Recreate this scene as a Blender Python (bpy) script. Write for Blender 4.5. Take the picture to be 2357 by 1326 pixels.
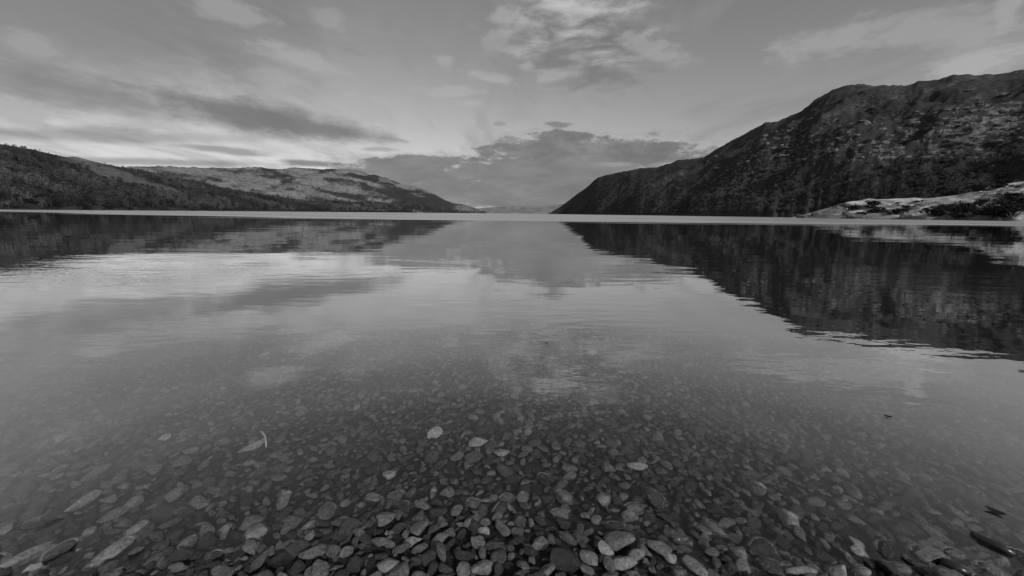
import bpy, bmesh, math, random
import numpy as np
from mathutils import Vector, Matrix, Euler

R = math.radians
scene = bpy.context.scene
for o in list(bpy.data.objects):
    bpy.data.objects.remove(o)
C = scene.collection
random.seed(7)
rng = np.random.default_rng(11)

# ------------------------------------------------------------------ camera
CAM_H, PITCH, ROLL, FPX = 1.1, 11.4, 0.6, 851.0     # metres, degrees, degrees, focal length in photo pixels
cam_data = bpy.data.cameras.new("camera")
cam_data.sensor_width = 36.0
cam_data.lens = 36.0 * FPX / 2357.0
cam_data.clip_start = 0.05
cam_data.clip_end = 40000
cam = bpy.data.objects.new("camera", cam_data)
C.objects.link(cam)
CAM_ROT = Matrix.Rotation(R(90 - PITCH), 3, 'X') @ Matrix.Rotation(R(ROLL), 3, 'Z')
cam.matrix_world = Matrix.Translation((0, 0, CAM_H)) @ CAM_ROT.to_4x4()
scene.camera = cam

SUN_AZ, SUN_EL = 149.0, 31.0          # degrees clockwise from the view direction (+Y), above the horizon
SKY_STRENGTH = 0.104
EXPOSURE = 0.0

def bearing(px, py):
    """azimuth and elevation (degrees) of a point of the photograph"""
    v = CAM_ROT @ Vector((px - 1178.5, 663 - py, -FPX))
    v.normalize()
    return math.degrees(math.atan2(v.x, v.y)), math.degrees(math.asin(v.z))

CR = np.array(CAM_ROT)
def project(P):
    q = (P - np.array([0, 0, CAM_H])) @ CR            # camera axes
    return 1178.5 + FPX * q[:, 0] / -q[:, 2], 663 - FPX * q[:, 1] / -q[:, 2], -q[:, 2]

# ------------------------------------------------------------------ shader helpers
class N:
    """a float socket with arithmetic"""
    def __init__(s, nt, sock): s.nt, s.k = nt, sock
    def _m(s, op, *a, clamp=False):
        n = s.nt.nodes.new('ShaderNodeMath'); n.operation = op; n.use_clamp = clamp
        for i, q in enumerate((s,) + a):
            if isinstance(q, N): s.nt.links.new(q.k, n.inputs[i])
            else: n.inputs[i].default_value = q
        return N(s.nt, n.outputs[0])
    def __add__(s, o): return s._m('ADD', o)
    __radd__ = __add__
    def __sub__(s, o): return s._m('SUBTRACT', o)
    def __rsub__(s, o): return s._m('MULTIPLY', -1.0)._m('ADD', o)
    def __mul__(s, o): return s._m('MULTIPLY', o)
    __rmul__ = __mul__
    def __truediv__(s, o): return s._m('DIVIDE', o)
    def clamp(s): return s._m('ADD', 0.0, clamp=True)
    def mx(s, o): return s._m('MAXIMUM', o)
    def mn(s, o): return s._m('MINIMUM', o)
    def pw(s, o): return s._m('POWER', o)
    def sqrt(s): return s._m('SQRT')
    def smooth(s, a, b, lo=0.0, hi=1.0):
        n = s.nt.nodes.new('ShaderNodeMapRange'); n.interpolation_type = 'SMOOTHSTEP'
        s.nt.links.new(s.k, n.inputs[0])
        for i, q in zip((1, 2, 3, 4), (a, b, lo, hi)): n.inputs[i].default_value = q
        return N(s.nt, n.outputs[0])

def xyz(nt, x, y, z=0.0):
    n = nt.nodes.new('ShaderNodeCombineXYZ')
    for i, q in enumerate((x, y, z)):
        if isinstance(q, N): nt.links.new(q.k, n.inputs[i])
        else: n.inputs[i].default_value = q
    return n.outputs[0]

def sep(nt, vec):
    n = nt.nodes.new('ShaderNodeSeparateXYZ'); nt.links.new(vec, n.inputs[0])
    return [N(nt, n.outputs[i]) for i in range(3)]

def scaled(nt, vec, s):
    n = nt.nodes.new('ShaderNodeMapping'); nt.links.new(vec, n.inputs[0])
    n.inputs['Scale'].default_value = s if hasattr(s, '__len__') else (s, s, s)
    return n.outputs[0]

def noise(nt, vec, scale=1.0, detail=4.0, rough=0.55, dist=0.0):
    n = nt.nodes.new('ShaderNodeTexNoise')
    nt.links.new(vec, n.inputs['Vector'])
    n.inputs['Scale'].default_value = scale
    n.inputs['Detail'].default_value = detail
    n.inputs['Roughness'].default_value = rough
    n.inputs['Distortion'].default_value = dist
    return N(nt, n.outputs[0])

def lerp(a, b, t):
    return a + (b - a) * t if isinstance(a, N) else (t * (b - a) + a if not isinstance(b, N) else (b - a) * t + a)

# ------------------------------------------------------------------ world: grey sky with clouds
world = bpy.data.worlds.new("World")
scene.world = world
world.use_nodes = True
wt = world.node_tree
wt.nodes.clear()
sky = wt.nodes.new('ShaderNodeTexSky')
sky.sky_type = 'NISHITA'; sky.sun_disc = False
sky.sun_elevation = R(SUN_EL); sky.sun_rotation = R(SUN_AZ)
sky.air_density = 1.0; sky.dust_density = 1.0; sky.ozone_density = 1.0
bw = wt.nodes.new('ShaderNodeRGBToBW')               # black and white photograph
wt.links.new(sky.outputs[0], bw.inputs[0])
base = N(wt, bw.outputs[0])
tc = wt.nodes.new('ShaderNodeTexCoord')
dirv = tc.outputs['Generated']
dx, dy, dz = sep(wt, dirv)
az = dx._m('ARCTAN2', dy) * (180 / math.pi)
el = dz._m('ARCSINE') * (180 / math.pi)
dome = dz.mx(0.0) + 0.13                              # clouds lie on a layer overhead
layer = xyz(wt, dx / dome, dy / dome)
coarse = noise(wt, scaled(wt, layer, (1.5, 0.42, 1)), 1.1, 4, 0.62, 0.8)
fine = noise(wt, scaled(wt, layer, (1.0, .5, 1)), 3.6, 4, 0.62, 0.4)
veil = noise(wt, scaled(wt, layer, (1.0, .42, 1)), 1.5, 4, 0.62, .5).smooth(0.46, 0.72)
ae = xyz(wt, az, el)
azel = xyz(wt, az * 0.12, el * 0.30)
warp1 = noise(wt, azel, 0.9, 4, 0.62) - .5
warp2 = noise(wt, azel, 2.6, 5, 0.66) - .5
fold = noise(wt, scaled(wt, azel, (.8, 1.1, 1)), 1.35, 4, .56, .3)

_w = {}
def warp(w1, w2):
    if (w1, w2) not in _w: _w[(w1, w2)] = warp1 * (w1 * 2) + warp2 * (w2 * 2)
    return _w[(w1, w2)]
def ellipse(px, py, hw, hh, tilt, w1, w2, soft, st=1.0):
    """soft cloud mass round the bearing of a photo point; half sizes in degrees"""
    n = wt.nodes.new('ShaderNodeMapping'); n.vector_type = 'TEXTURE'
    wt.links.new(ae, n.inputs[0])
    n.inputs['Location'].default_value = (*bearing(px, py), 0); n.inputs['Rotation'].default_value = (0, 0, R(tilt)); n.inputs['Scale'].default_value = (hw, hh, 1)
    k = wt.nodes.new('ShaderNodeVectorMath'); k.operation = 'LENGTH'; wt.links.new(n.outputs[0], k.inputs[0])
    return (N(wt, k.outputs['Value']) + warp(w1, w2)).smooth(1.0 + soft * 0.5, 1.0 - soft, 0.0, st)
def seg(p, q, hh, w1, w2, soft, st=1.0):
    """cloud streak between the bearings of two photo points"""
    (a0, e0), (a1, e1) = bearing(*p), bearing(*q)
    return ellipse((p[0] + q[0]) / 2, (p[1] + q[1]) / 2, math.hypot(a1 - a0, e1 - e0) / 2, hh, math.degrees(math.atan2(e1 - e0, a1 - a0)), w1, w2, soft, st)
def union(items, w1, w2, soft):
    m = None
    for it in items:
        k = seg(*it[:3], w1, w2, soft, it[3] if len(it) > 3 else 1.0)
        m = k if m is None else m.mx(k)
    return m

out = base
# thin high streaks drawn out along the wind, fanning from the gap between the hills
streak = (coarse * 0.62 + fine * 0.38).smooth(0.47, 0.70)
out = lerp(out, 3.2, streak * 0.42)
out = lerp(out, 1.6, veil * 0.42)
# broad thin sheet of grey cloud high on the left
out = lerp(out, 1.75, union((((-500, 60), (950, 40), 7.5, .62),), .6, .5, .9))
# bright wisps
out = lerp(out, 4.2, union((((570, 100), (800, 165), 1.2, .6), ((440, 0), (620, 50), 1.2, .45), ((700, 20), (810, 60), 1.3, .35), ((1750, 130), (2060, 60), 1.6, .45),
     ((2020, 60), (2340, 80), 1.8, .4), ((2130, 170), (2357, 120), 1.1, .75), ((2280, 40), (2357, 20), 2.0, .5), ((0, 258), (120, 275), 1.0, .8), ((250, 288), (420, 296), .5, .7),
     ((580, 175), (700, 200), 1.4, .4), ((1070, 170), (1200, 195), .7, .6), ((960, 210), (1110, 212), .6, .5), ((1050, 238), (1120, 240), .6, .6),
     ((860, 225), (920, 245), .9, .4), ((1000, 135), (1045, 145), .8, .45), ((0, 90), (150, 110), 1.0, .4), ((500, 240), (560, 256), .8, .6)), 1.2, 1.3, .7))
# grey streak cloud on the left and the thinner ones under it
out = lerp(out, 1.55, union((((300, 222), (895, 324), 1.9, .85), ((520, 262), (915, 326), 1.3, .85), ((-200, 165), (560, 270), 1.4, .42), ((-200, 305), (650, 322), .75, .5), ((60, 298), (480, 318), .7, .42),
     ((380, 332), (620, 354), .4, .6), ((60, 366), (640, 380), .45, .6), ((500, 349), (620, 358), .3, .6)), .42, .55, .7))
out = lerp(out, 1.6, union((((820, 342), (925, 346), .3, .4), ((880, 318), (945, 326), .3, .35), ((640, 372), (800, 382), .5, .8)), .5, .6, .5))
# cumulus high in the middle
m = ellipse(1330, 80, 11.5, 5.6, -14, .7, .75, .8, 1.0)
a0, e0 = bearing(1310, 75)
shade = (fold + (el - e0) * 0.022).smooth(0.36, 0.70)
out = lerp(out, lerp(1.8, 5.0, shade), m)
out = lerp(out, 3.7, union((((1430, 90), (1600, 150), 1.2, .6), ((1230, 180), (1340, 165), .7, .7), ((1110, 45), (1200, 40), .9, .6), ((1110, 90), (1180, 80), 1.2, .5), ((1195, 152), (1230, 152), .6, .7)), 1.1, 1.2, .6))
# cloud bank low over the gap between the hills, bright along its top
bank = union((((560, 445), (1800, 440), 3.4), ((900, 402), (1700, 400), 3.6), ((740, 385), (1150, 365), 1.3), ((560, 420), (1150, 405), 2.0), ((700, 400), (1100, 385), 1.2), ((1120, 345), (1670, 365), 2.7), ((1060, 352), (1440, 330), 2.0), ((1190, 315), (1400, 318), 1.2)), .45, .62, .42)
rim = bank.smooth(0.02, 0.5) * bank.smooth(1.0, 0.5)
tone = (fold * 0.8 + warp1 * 0.4).smooth(0.2, 0.6, 1.5, 2.25) + (warp2 * 2.6 * el.smooth(5.0, 10.0) * .8)
out = lerp(out, tone + rim * 2.1, bank * .92)
out = lerp(out, 3.4, union((((1370, 378), (1470, 378), .4, .6), ((1140, 325), (1230, 320), .4, .5), ((1480, 385), (1560, 372), .35, .4)), .9, 1.0, .6))
out = lerp(out, 1.6, union((((1255, 285), (1320, 288), .35, .7), ((1490, 308), (1520, 310), .25, .5), ((1130, 285), (1165, 285), .4, .35)), .9, 1.0, .6))
bg = wt.nodes.new('ShaderNodeBackground')
wt.links.new(out.k, bg.inputs[0])
bg.inputs[1].default_value = SKY_STRENGTH
wo = wt.nodes.new('ShaderNodeOutputWorld')
wt.links.new(bg.outputs[0], wo.inputs[0])

# ------------------------------------------------------------------ sun (veiled by thin cloud)
sun_data = bpy.data.lights.new("sun", 'SUN')
sun_data.energy = 2.2
sun_data.angle = R(3)
sun_data.color = (1, 1, 1)
sun = bpy.data.objects.new("sun", sun_data)
C.objects.link(sun)
sd = Vector((math.sin(R(SUN_AZ)) * math.cos(R(SUN_EL)), math.cos(R(SUN_AZ)) * math.cos(R(SUN_EL)), math.sin(R(SUN_EL))))
sun.rotation_euler = sd.to_track_quat('Z', 'Y').to_euler()
sun.location = (0, 0, 60)

scene.view_settings.view_transform = 'Standard'
scene.view_settings.look = 'None'
scene.view_settings.gamma = 1.0
scene.view_settings.exposure = EXPOSURE
scene.view_settings.use_curve_mapping = False
scene.cycles.max_bounces = 5
scene.cycles.diffuse_bounces = 1
scene.cycles.glossy_bounces = 3
world.cycles.sampling_method = 'NONE'             # an even sky: no need to importance-sample it
scene.cycles.transparent_max_bounces = 16
scene.cycles.sample_clamp_indirect = 4.0

# ------------------------------------------------------------------ mesh helpers
def mesh_np(name, verts, faces, mat=None, smooth=False, attrs=None):
    """faces: (n,k) int array, all of one size"""
    me = bpy.data.meshes.new(name)
    verts = np.ascontiguousarray(verts, dtype=np.float32); faces = np.ascontiguousarray(faces, dtype=np.int32)
    n, k = faces.shape
    me.vertices.add(len(verts)); me.vertices.foreach_set('co', verts.ravel())
    me.loops.add(n * k); me.loops.foreach_set('vertex_index', faces.ravel())
    me.polygons.add(n)
    me.polygons.foreach_set('loop_start', np.arange(0, n * k, k, dtype=np.int32))
    me.polygons.foreach_set('loop_total', np.full(n, k, dtype=np.int32))
    if smooth: me.polygons.foreach_set('use_smooth', np.ones(n, dtype=bool))
    for an, av in (attrs or {}).items():
        at = me.attributes.new(an, 'FLOAT', 'POINT')
        at.data.foreach_set('value', np.ascontiguousarray(av, dtype=np.float32))
    me.update(calc_edges=True); me.validate()
    if mat: me.materials.append(mat)
    return me

def link(name, me, parent=None):
    o = bpy.data.objects.new(name, me); C.objects.link(o)
    if parent: o.parent = parent
    return o

def empty(name, loc=(0, 0, 0), rz=0.0, s=1.0):
    o = bpy.data.objects.new(name, None); C.objects.link(o)
    o.location = loc; o.rotation_euler = (0, 0, rz); o.scale = (s, s, s); o.empty_display_size = 0.2
    return o

def tag(o, label=None, cat=None, group=None, kind=None):
    if label: o['label'] = label
    if cat: o['category'] = cat
    if group: o['group'] = group
    if kind: o['kind'] = kind
    return o

PERM = np.random.default_rng(3).permutation(4096)
def vnoise(x, y, seed=0):
    xi = np.floor(x).astype(int); yi = np.floor(y).astype(int)
    fx = x - xi; fy = y - yi
    fx = fx * fx * fx * (fx * (fx * 6 - 15) + 10); fy = fy * fy * fy * (fy * (fy * 6 - 15) + 10)
    def h(a, b): return PERM[(PERM[(a + seed * 131) & 4095] + b) & 4095] / 4095.0
    return (h(xi, yi) * (1 - fx) + h(xi + 1, yi) * fx) * (1 - fy) + (h(xi, yi + 1) * (1 - fx) + h(xi + 1, yi + 1) * fx) * fy
def fbm(x, y, octv=5, seed=0, gain=0.5, lac=2.03, ridged=False):
    t = 0; a = 1.0; tot = 0
    for i in range(octv):
        n = vnoise(x, y, seed + i)
        if ridged: n = 1 - np.abs(2 * n - 1)
        t = t + a * n; tot += a
        a *= gain; x, y = x * lac + 17.3, y * lac - 9.1
    return t / tot

def material(name):
    m = bpy.data.materials.new(name); m.use_nodes = True
    nt = m.node_tree; nt.nodes.clear()
    o = nt.nodes.new('ShaderNodeOutputMaterial')
    return m, nt, o

def principled(nt, o, col, rough=0.8, spec=0.3, bump=None, bdist=1.0):
    p = nt.nodes.new('ShaderNodeBsdfPrincipled')
    if isinstance(col, N): nt.links.new(col.k, p.inputs['Base Color'])
    else: p.inputs['Base Color'].default_value = (col, col, col, 1)
    if isinstance(rough, N): nt.links.new(rough.k, p.inputs['Roughness'])
    else: p.inputs['Roughness'].default_value = rough
    p.inputs['Specular IOR Level'].default_value = spec
    if bump is not None:
        b = nt.nodes.new('ShaderNodeBump'); b.inputs['Distance'].default_value = bdist; b.inputs['Strength'].default_value = 1.0
        nt.links.new(bump.k, b.inputs['Height']); nt.links.new(b.outputs[0], p.inputs['Normal'])
    nt.links.new(p.outputs[0], o.inputs[0])
    return p

def attr(nt, name):
    a = nt.nodes.new('ShaderNodeAttribute'); a.attribute_name = name
    return N(nt, a.outputs['Fac'])

def objco(nt):
    return nt.nodes.new('ShaderNodeTexCoord').outputs['Object']

def geopos(nt):
    return nt.nodes.new('ShaderNodeNewGeometry').outputs['Position']

# ------------------------------------------------------------------ materials
def hill_material(name, dark, grass, rock, scale, detail_amp):
    m, nt, o = material(name)
    co = objco(nt)
    big = noise(nt, co, 0.012 * scale, 6, 0.6)
    mid = noise(nt, scaled(nt, co, (.8, .8, 3.2)), 0.06 * scale, 6, 0.65, 0.5)
    fin = noise(nt, co, 0.35 * scale, 5, 0.7)
    g = (attr(nt, 'grass') + (mid - 0.5) * 1.1 + (big - 0.5) * 0.5).smooth(0.22, 0.82)
    r = (attr(nt, 'rock') + (mid - 0.5) * 0.9 + (fin - 0.5) * 0.7).smooth(0.55, 0.75)
    col = lerp(lerp(dark * 0.7, dark * 1.35, fin.smooth(.3, .7)), lerp(grass * 0.55, grass * 1.3, (fin * .5 + mid * .5).smooth(.3, .7)), g)
    col = lerp(col, lerp(rock * 0.5, rock * 1.2, mid.smooth(.35, .65)), r)
    principled(nt, o, col, 0.95, 0.1, (mid * 0.7 + fin * 0.3), detail_amp)
    return m

M_RIGHT = hill_material('right_fell', 0.044, 0.095, 0.165, 2.2, 3.2)
M_MOOR = hill_material('moor', 0.050, 0.24, 0.20, 1.0, 9.0)
M_WOODHILL = hill_material('wood_floor', 0.040, 0.13, 0.2, 0.8, 4.0)
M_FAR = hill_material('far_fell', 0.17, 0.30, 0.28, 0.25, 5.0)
M_PASTURE = hill_material('pasture_grass', 0.19, 0.62, 0.48, 3.0, 2.0)

def foliage_material(name, lo, hi, rnd=False):
    m, nt, o = material(name)
    if rnd:
        r = N(nt, nt.nodes.new('ShaderNodeObjectInfo').outputs['Random'])
    else:
        r = attr(nt, 'tone')
    isl = N(nt, nt.nodes.new('ShaderNodeNewGeometry').outputs['Random Per Island'])
    c = lerp(lo, hi, r.pw(1.4)) * (isl * 0.6 + 0.7)
    principled(nt, o, c, 0.95, 0.05)
    return m
M_WOOD = foliage_material('winter_wood', 0.038, 0.135)
M_SCRUB = foliage_material('fell_scrub', 0.065, 0.17)
M_TREE = foliage_material('winter_twigs', 0.022, 0.08, True)
M_CONIFER = foliage_material('conifer_needles', 0.012, 0.03, True)
M_GORSE = foliage_material('gorse_leaves', 0.014, 0.04, True)
m, nt, o = material('bark'); principled(nt, o, lerp(0.03, 0.09, noise(nt, scaled(nt, objco(nt), (4, 4, .6)), 2, 5)), .9, .1); M_BARK = m
m, nt, o = material('pale_rock')
co = geopos(nt); n1 = noise(nt, co, .35, 7, .65); n2 = noise(nt, scaled(nt, co, (1, 1, 4)), 1.2, 5, .6)
tn = N(nt, nt.nodes.new('ShaderNodeNewGeometry').outputs['Random Per Island'])
principled(nt, o, lerp(.05, .22, (n1 * .6 + n2 * .4).smooth(.35, .65)) * (tn * .8 + .45), .9, .15, n1 + n2 * .5, 1.2); M_ROCK = m

def stone_material(name, gain=1.0, wet=False, fixed=None):
    m, nt, o = material(name)
    info = N(nt, nt.nodes.new('ShaderNodeObjectInfo').outputs['Random'])
    g = nt.nodes.new('ShaderNodeNewGeometry')
    isl = N(nt, g.outputs['Random Per Island'])
    rnd = (info * 7.31 + isl * 3.77)._m('FRACT')
    pos = g.outputs['Position']
    mott = noise(nt, pos, 75, 7, .75)
    grit = noise(nt, pos, 420, 3, .7)
    patch = noise(nt, pos, 16, 4, .6, .6)
    vein = noise(nt, scaled(nt, pos, (1, 1, 2.5)), 30, 3, .5, 1.5)
    tone = rnd.pw(2.0) * 0.14 + 0.028
    if fixed: tone = rnd * (fixed * .3) + fixed * .85
    speck = mott.smooth(.55, .75)
    col = tone * lerp(.30, 1.75, (mott * .5 + patch * .25 + grit * .25).smooth(.33, .67))
    col = col + speck * 0.035 + vein.smooth(.66, .72) * rnd.smooth(.55, .8) * 0.08
    col = col * gain
    principled(nt, o, col, 0.14 if wet else 0.24, 0.9 if wet else 0.6, mott * .8 + patch * .8 + grit * .12, 0.018)
    return m
M_STONE = stone_material('lake_stone', 1.0)
M_STONE_PALE = stone_material('pale_lake_stone', 1.0, fixed=.33)
M_STONE_MID = stone_material('grey_lake_stone', 1.0, fixed=.17)
M_STONE_WET = stone_material('wet_dark_stone', 1.0, True, .02)
M_STONE_WETP = stone_material('wet_pale_stone', 1.0, True, .26)

# lake bed: silt and grit between the stones
m, nt, o = material('lake_bed_silt')
co = geopos(nt)
a = noise(nt, co, 28, 7, .7); b = noise(nt, co, 2.5, 5, .6); c_ = noise(nt, co, 140, 3, .6)
principled(nt, o, lerp(.010, .055, (a * .5 + b * .3 + c_ * .2).smooth(.35, .65)), .85, .1, a * .7 + c_ * .3, .012)
M_BED = m

# water
m, nt, o = material('lake_water')
co = geopos(nt)
wx, wy, wz = sep(nt, co)
puff = noise(nt, scaled(nt, co, (.35, .8, 1)), .5, 3, .55).smooth(.44, .64, .0014, .0060)
near = noise(nt, scaled(nt, co, (.8, 1.9, 1)), 2.4, 3, .5) * puff * wy.smooth(4.5, 13.0, 1.0, .22)
swell = noise(nt, scaled(nt, co, (.28, 1.0, 1)), .40, 1, .45) * 0.010 + noise(nt, scaled(nt, co, (.25, 1.0, 1)), 1.4, 2, .5) * 0.0040
rip = noise(nt, scaled(nt, co, (.8, 1.8, 1)), 7.0, 2, .5) * 0.00005
calm = noise(nt, scaled(nt, co, (.25, .6, 1)), .22, 3, .5).smooth(.40, .62, .35, 1.3)
edge = noise(nt, scaled(nt, co, (.012, .16, 1)), 1.0, 5, .6)
far = wy - 56 + (wx + 30).mn(0.0) * 0.50 + (edge - 0.5) * 62
lull = noise(nt, scaled(nt, co, (.004, .05, 1)), 1.0, 4, .6).smooth(.34, .48, .4, 1.0)
ruff = far.smooth(-2.5, 2.5) * lull
h = (near + swell * calm + rip)
bmp = nt.nodes.new('ShaderNodeBump'); bmp.inputs['Strength'].default_value = 1; bmp.inputs['Distance'].default_value = 1
nt.links.new(h.k, bmp.inputs['Height'])
gl = nt.nodes.new('ShaderNodeBsdfGlossy'); gl.distribution = 'MULTI_GGX'
gl.inputs['Color'].default_value = (.97, .97, .97, 1)
streaks = noise(nt, scaled(nt, co, (.010, .09, 1)), 1.0, 4, .6).smooth(.3, .7, .62, 1.1)
nt.links.new((ruff * streaks * 0.44 + 0.003).k, gl.inputs['Roughness'])
nt.links.new(bmp.outputs[0], gl.inputs['Normal'])
tr = nt.nodes.new('ShaderNodeBsdfTransparent'); tr.inputs[0].default_value = (.93, .93, .93, 1)
lw = nt.nodes.new('ShaderNodeLayerWeight'); lw.inputs['Blend'].default_value = 0.5
grz = N(nt, lw.outputs['Facing'])                     # 0 looking straight down, 1 at grazing
ramp = nt.nodes.new('ShaderNodeValToRGB')
cr = ramp.color_ramp
cr.interpolation = 'EASE'
pts = [(0.0, .03), (.25, .04), (.40, .09), (.50, .20), (.58, .38), (.66, .60), (.76, .77), (.87, .86), (1.0, .95)]
cr.elements[0].position, cr.elements[0].color = pts[0][0], (pts[0][1],) * 3 + (1,)
cr.elements[1].position, cr.elements[1].color = pts[-1][0], (pts[-1][1],) * 3 + (1,)
for p_, v_ in pts[1:-1]:
    e = cr.elements.new(p_); e.color = (v_, v_, v_, 1)
nt.links.new(grz.k, ramp.inputs[0])
mix = nt.nodes.new('ShaderNodeMixShader')
nt.links.new(ramp.outputs[0], mix.inputs[0]); nt.links.new(tr.outputs[0], mix.inputs[1]); nt.links.new(gl.outputs[0], mix.inputs[2])
nt.links.new(mix.outputs[0], o.inputs[0])
M_WATER = m

# ------------------------------------------------------------------ lake bed and water
def bed_z(x, y):
    x = np.asarray(x, float); y = np.asarray(y, float)
    base = -(y - 1.12 + 0.38 * np.clip(np.abs(x) - .5, 0, None)) * 0.115
    base = np.where(y < 1.0, base, base)
    deep = -0.6 - np.clip(y - 8, 0, None) * 0.18
    z = np.where(base < -0.6, np.minimum(base, np.maximum(deep, -14)), base)
    z = np.clip(z, -14, 1.6)
    z = z + (fbm(x * 1.3 + 40, y * 1.3 + 40, 3, 5) - 0.5) * 0.05 * (np.abs(y) < 60)
    return z

g1 = np.concatenate([-np.geomspace(9000, 12, 26), np.linspace(-11, 11, 150), np.geomspace(12, 9000, 26)])
g2 = np.concatenate([-np.geomspace(60, 4, 10), np.linspace(-3.5, 9, 110), np.geomspace(9.3, 9000, 34)])
X, Y = np.meshgrid(g1, g2)
Z = bed_z(X, Y)
nx, ny = len(g1), len(g2)
idx = np.arange(nx * ny).reshape(ny, nx)
quads = np.stack([idx[:-1, :-1], idx[:-1, 1:], idx[1:, 1:], idx[1:, :-1]], -1).reshape(-1, 4)
tag(link('lake_bed', mesh_np('lake_bed', np.stack([X, Y, Z], -1).reshape(-1, 3), quads, M_BED, True)), kind='structure')

wv = np.array([(-9000, -2.5, 0), (9000, -2.5, 0), (9000, 8800, 0), (-9000, 8800, 0)], float)
tag(link('lake_water', mesh_np('lake_water', wv, np.array([[0, 1, 2, 3]]), M_WATER)), kind='structure')

# ------------------------------------------------------------------ hills
class Hill:
    """a fell with its foot on the shore, a crest line and a back slope, sampled over bearing and depth"""
    def __init__(s, name, mat, cols, nu, nv, prof=0.9, rough=0.06, wl=60, seed=1, crest=0.012, back=0.9, cover=None, shore_wl=80, shore_amp=0.02, foot=-1.5, steps=0.0):
        az_, el_, sh, rg = [], [], [], []
        for c in cols:
            if c[0] == 'b': a, e = c[1], c[2]; q = c[3:]
            else: a, e = bearing(c[0], c[1]); q = c[2:]
            az_.append(a); el_.append(e); sh.append(q[0]); rg.append(q[1])
        u = np.linspace(az_[0], az_[-1], nu)
        el = np.interp(u, az_, el_); S = np.interp(u, az_, sh); G = np.interp(u, az_, rg)
        ks = np.array([1, 2, 1]) / 4                                   # take the corners off the crest
        for _ in range(1): el[1:-1] = np.convolve(el, ks, 'valid')
        for _ in range(14):
            S[1:-1] = np.convolve(S, ks, 'valid'); G[1:-1] = np.convolve(G, ks, 'valid')
        H = G * np.tan(np.radians(el)) + CAM_H
        S = S * (1 + shore_amp * 2 * (fbm(u * 1.3 + seed, u * 0 + seed, 4, seed) - .5))
        nb = max(6, nv // 5)
        v = np.concatenate([np.linspace(0, 1, nv), np.linspace(1, 2, nb + 1)[1:]])
        U, V = np.meshgrid(u, v)
        Sg, Gg, Hg = S[None, :], G[None, :], H[None, :]
        rad = np.where(V <= 1, Sg + (Gg - Sg) * V, Gg + (Gg - Sg) * back * (V - 1))
        x = rad * np.sin(np.radians(U)); y = rad * np.cos(np.radians(U))
        t = np.clip(V, 0, 1)
        base = np.where(V <= 1, t ** prof, 1 - np.clip(V - 1, 0, None) ** 1.6)
        n = fbm(x / wl + seed, y / wl - seed, 6, seed, .52)
        rdg = fbm(x / (wl * .55) + 3, y / (wl * .55), 5, seed + 20, .55, ridged=True)
        win = np.where(V <= 1, np.clip(V * 6, 0, 1) * np.clip((1 - V) * 5, 0.0, 1), np.clip((V - 1.08) * 2, 0, 1) * .5)
        z = Hg * base + Hg * rough * 2 * ((n - .5) * 1.3 + (rdg - .62) * .9) * win
        z = z + Hg * crest * 2 * (fbm(x / (wl * .25), y / (wl * .25), 4, seed + 9) - .5) * np.clip(V * 3, 0, 1)
        knob = fbm(u * .9 + 5, u * 0 + .5, 5, seed + 40, .6, ridged=True) - .62
        z = z + Hg * steps * 2 * knob[None, :] * np.exp(-((V - 1.0) / .07) ** 2)
        lim = rad * np.tan(np.radians(el))[None, :] * (.93 + .07 * t) + CAM_H   # nothing in front of the crest overtops it
        z = np.where((V < .97) & (z > lim), lim + (z - lim) * .08, z)
        z[0, :] = foot
        z[1:, :] = np.maximum(z[1:, :], foot)
        s.u, s.v, s.nu, s.nv = u, v, nu, nv
        s.x, s.y, s.z = x, y, z
        gz = np.gradient(z, axis=0) / np.maximum(np.gradient(rad, axis=0), 1e-3)
        s.slope = gz
        grass, rock = cover(s, U, V, x, y, z) if cover else (np.full(z.shape, .3), np.zeros(z.shape))
        s.grass, s.rock = grass, rock
        nvv = len(v)
        idx = np.arange(nu * nvv).reshape(nvv, nu)
        q = np.stack([idx[:-1, :-1], idx[:-1, 1:], idx[1:, 1:], idx[1:, :-1]], -1).reshape(-1, 4)
        s.obj = link(name, mesh_np(name, np.stack([x, y, z], -1).reshape(-1, 3), q, mat, True, {'grass': grass.ravel(), 'rock': rock.ravel()}))
        tag(s.obj, kind='structure')
    def at(s, uu, vv):
        """point of the surface at bearing uu (degrees) and depth vv (0 shore, 1 crest), arrays"""
        i = np.clip((uu - s.u[0]) / (s.u[-1] - s.u[0]) * (s.nu - 1), 0, s.nu - 1.001)
        j = np.clip(vv * (s.nv - 1), 0, s.nv - 1.001)
        i0 = i.astype(int); j0 = j.astype(int); fi = i - i0; fj = j - j0
        def b(A): return (A[j0, i0] * (1 - fi) + A[j0, i0 + 1] * fi) * (1 - fj) + (A[j0 + 1, i0] * (1 - fi) + A[j0 + 1, i0 + 1] * fi) * fj
        return b(s.x), b(s.y), b(s.z), b(s.grass), b(s.rock)

def blob(U, E, px, py, hw, hh, tilt=0):
    a0, e0 = bearing(px, py)
    c, sn = math.cos(R(tilt)), math.sin(R(tilt))
    a = ((U - a0) * c + (E - e0) * sn) / hw; b = ((E - e0) * c - (U - a0) * sn) / hh
    return np.exp(-(a * a + b * b) ** 1.5)

def elev(x, y, z): return np.degrees(np.arctan2(z - CAM_H, np.hypot(x, y)))

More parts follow.
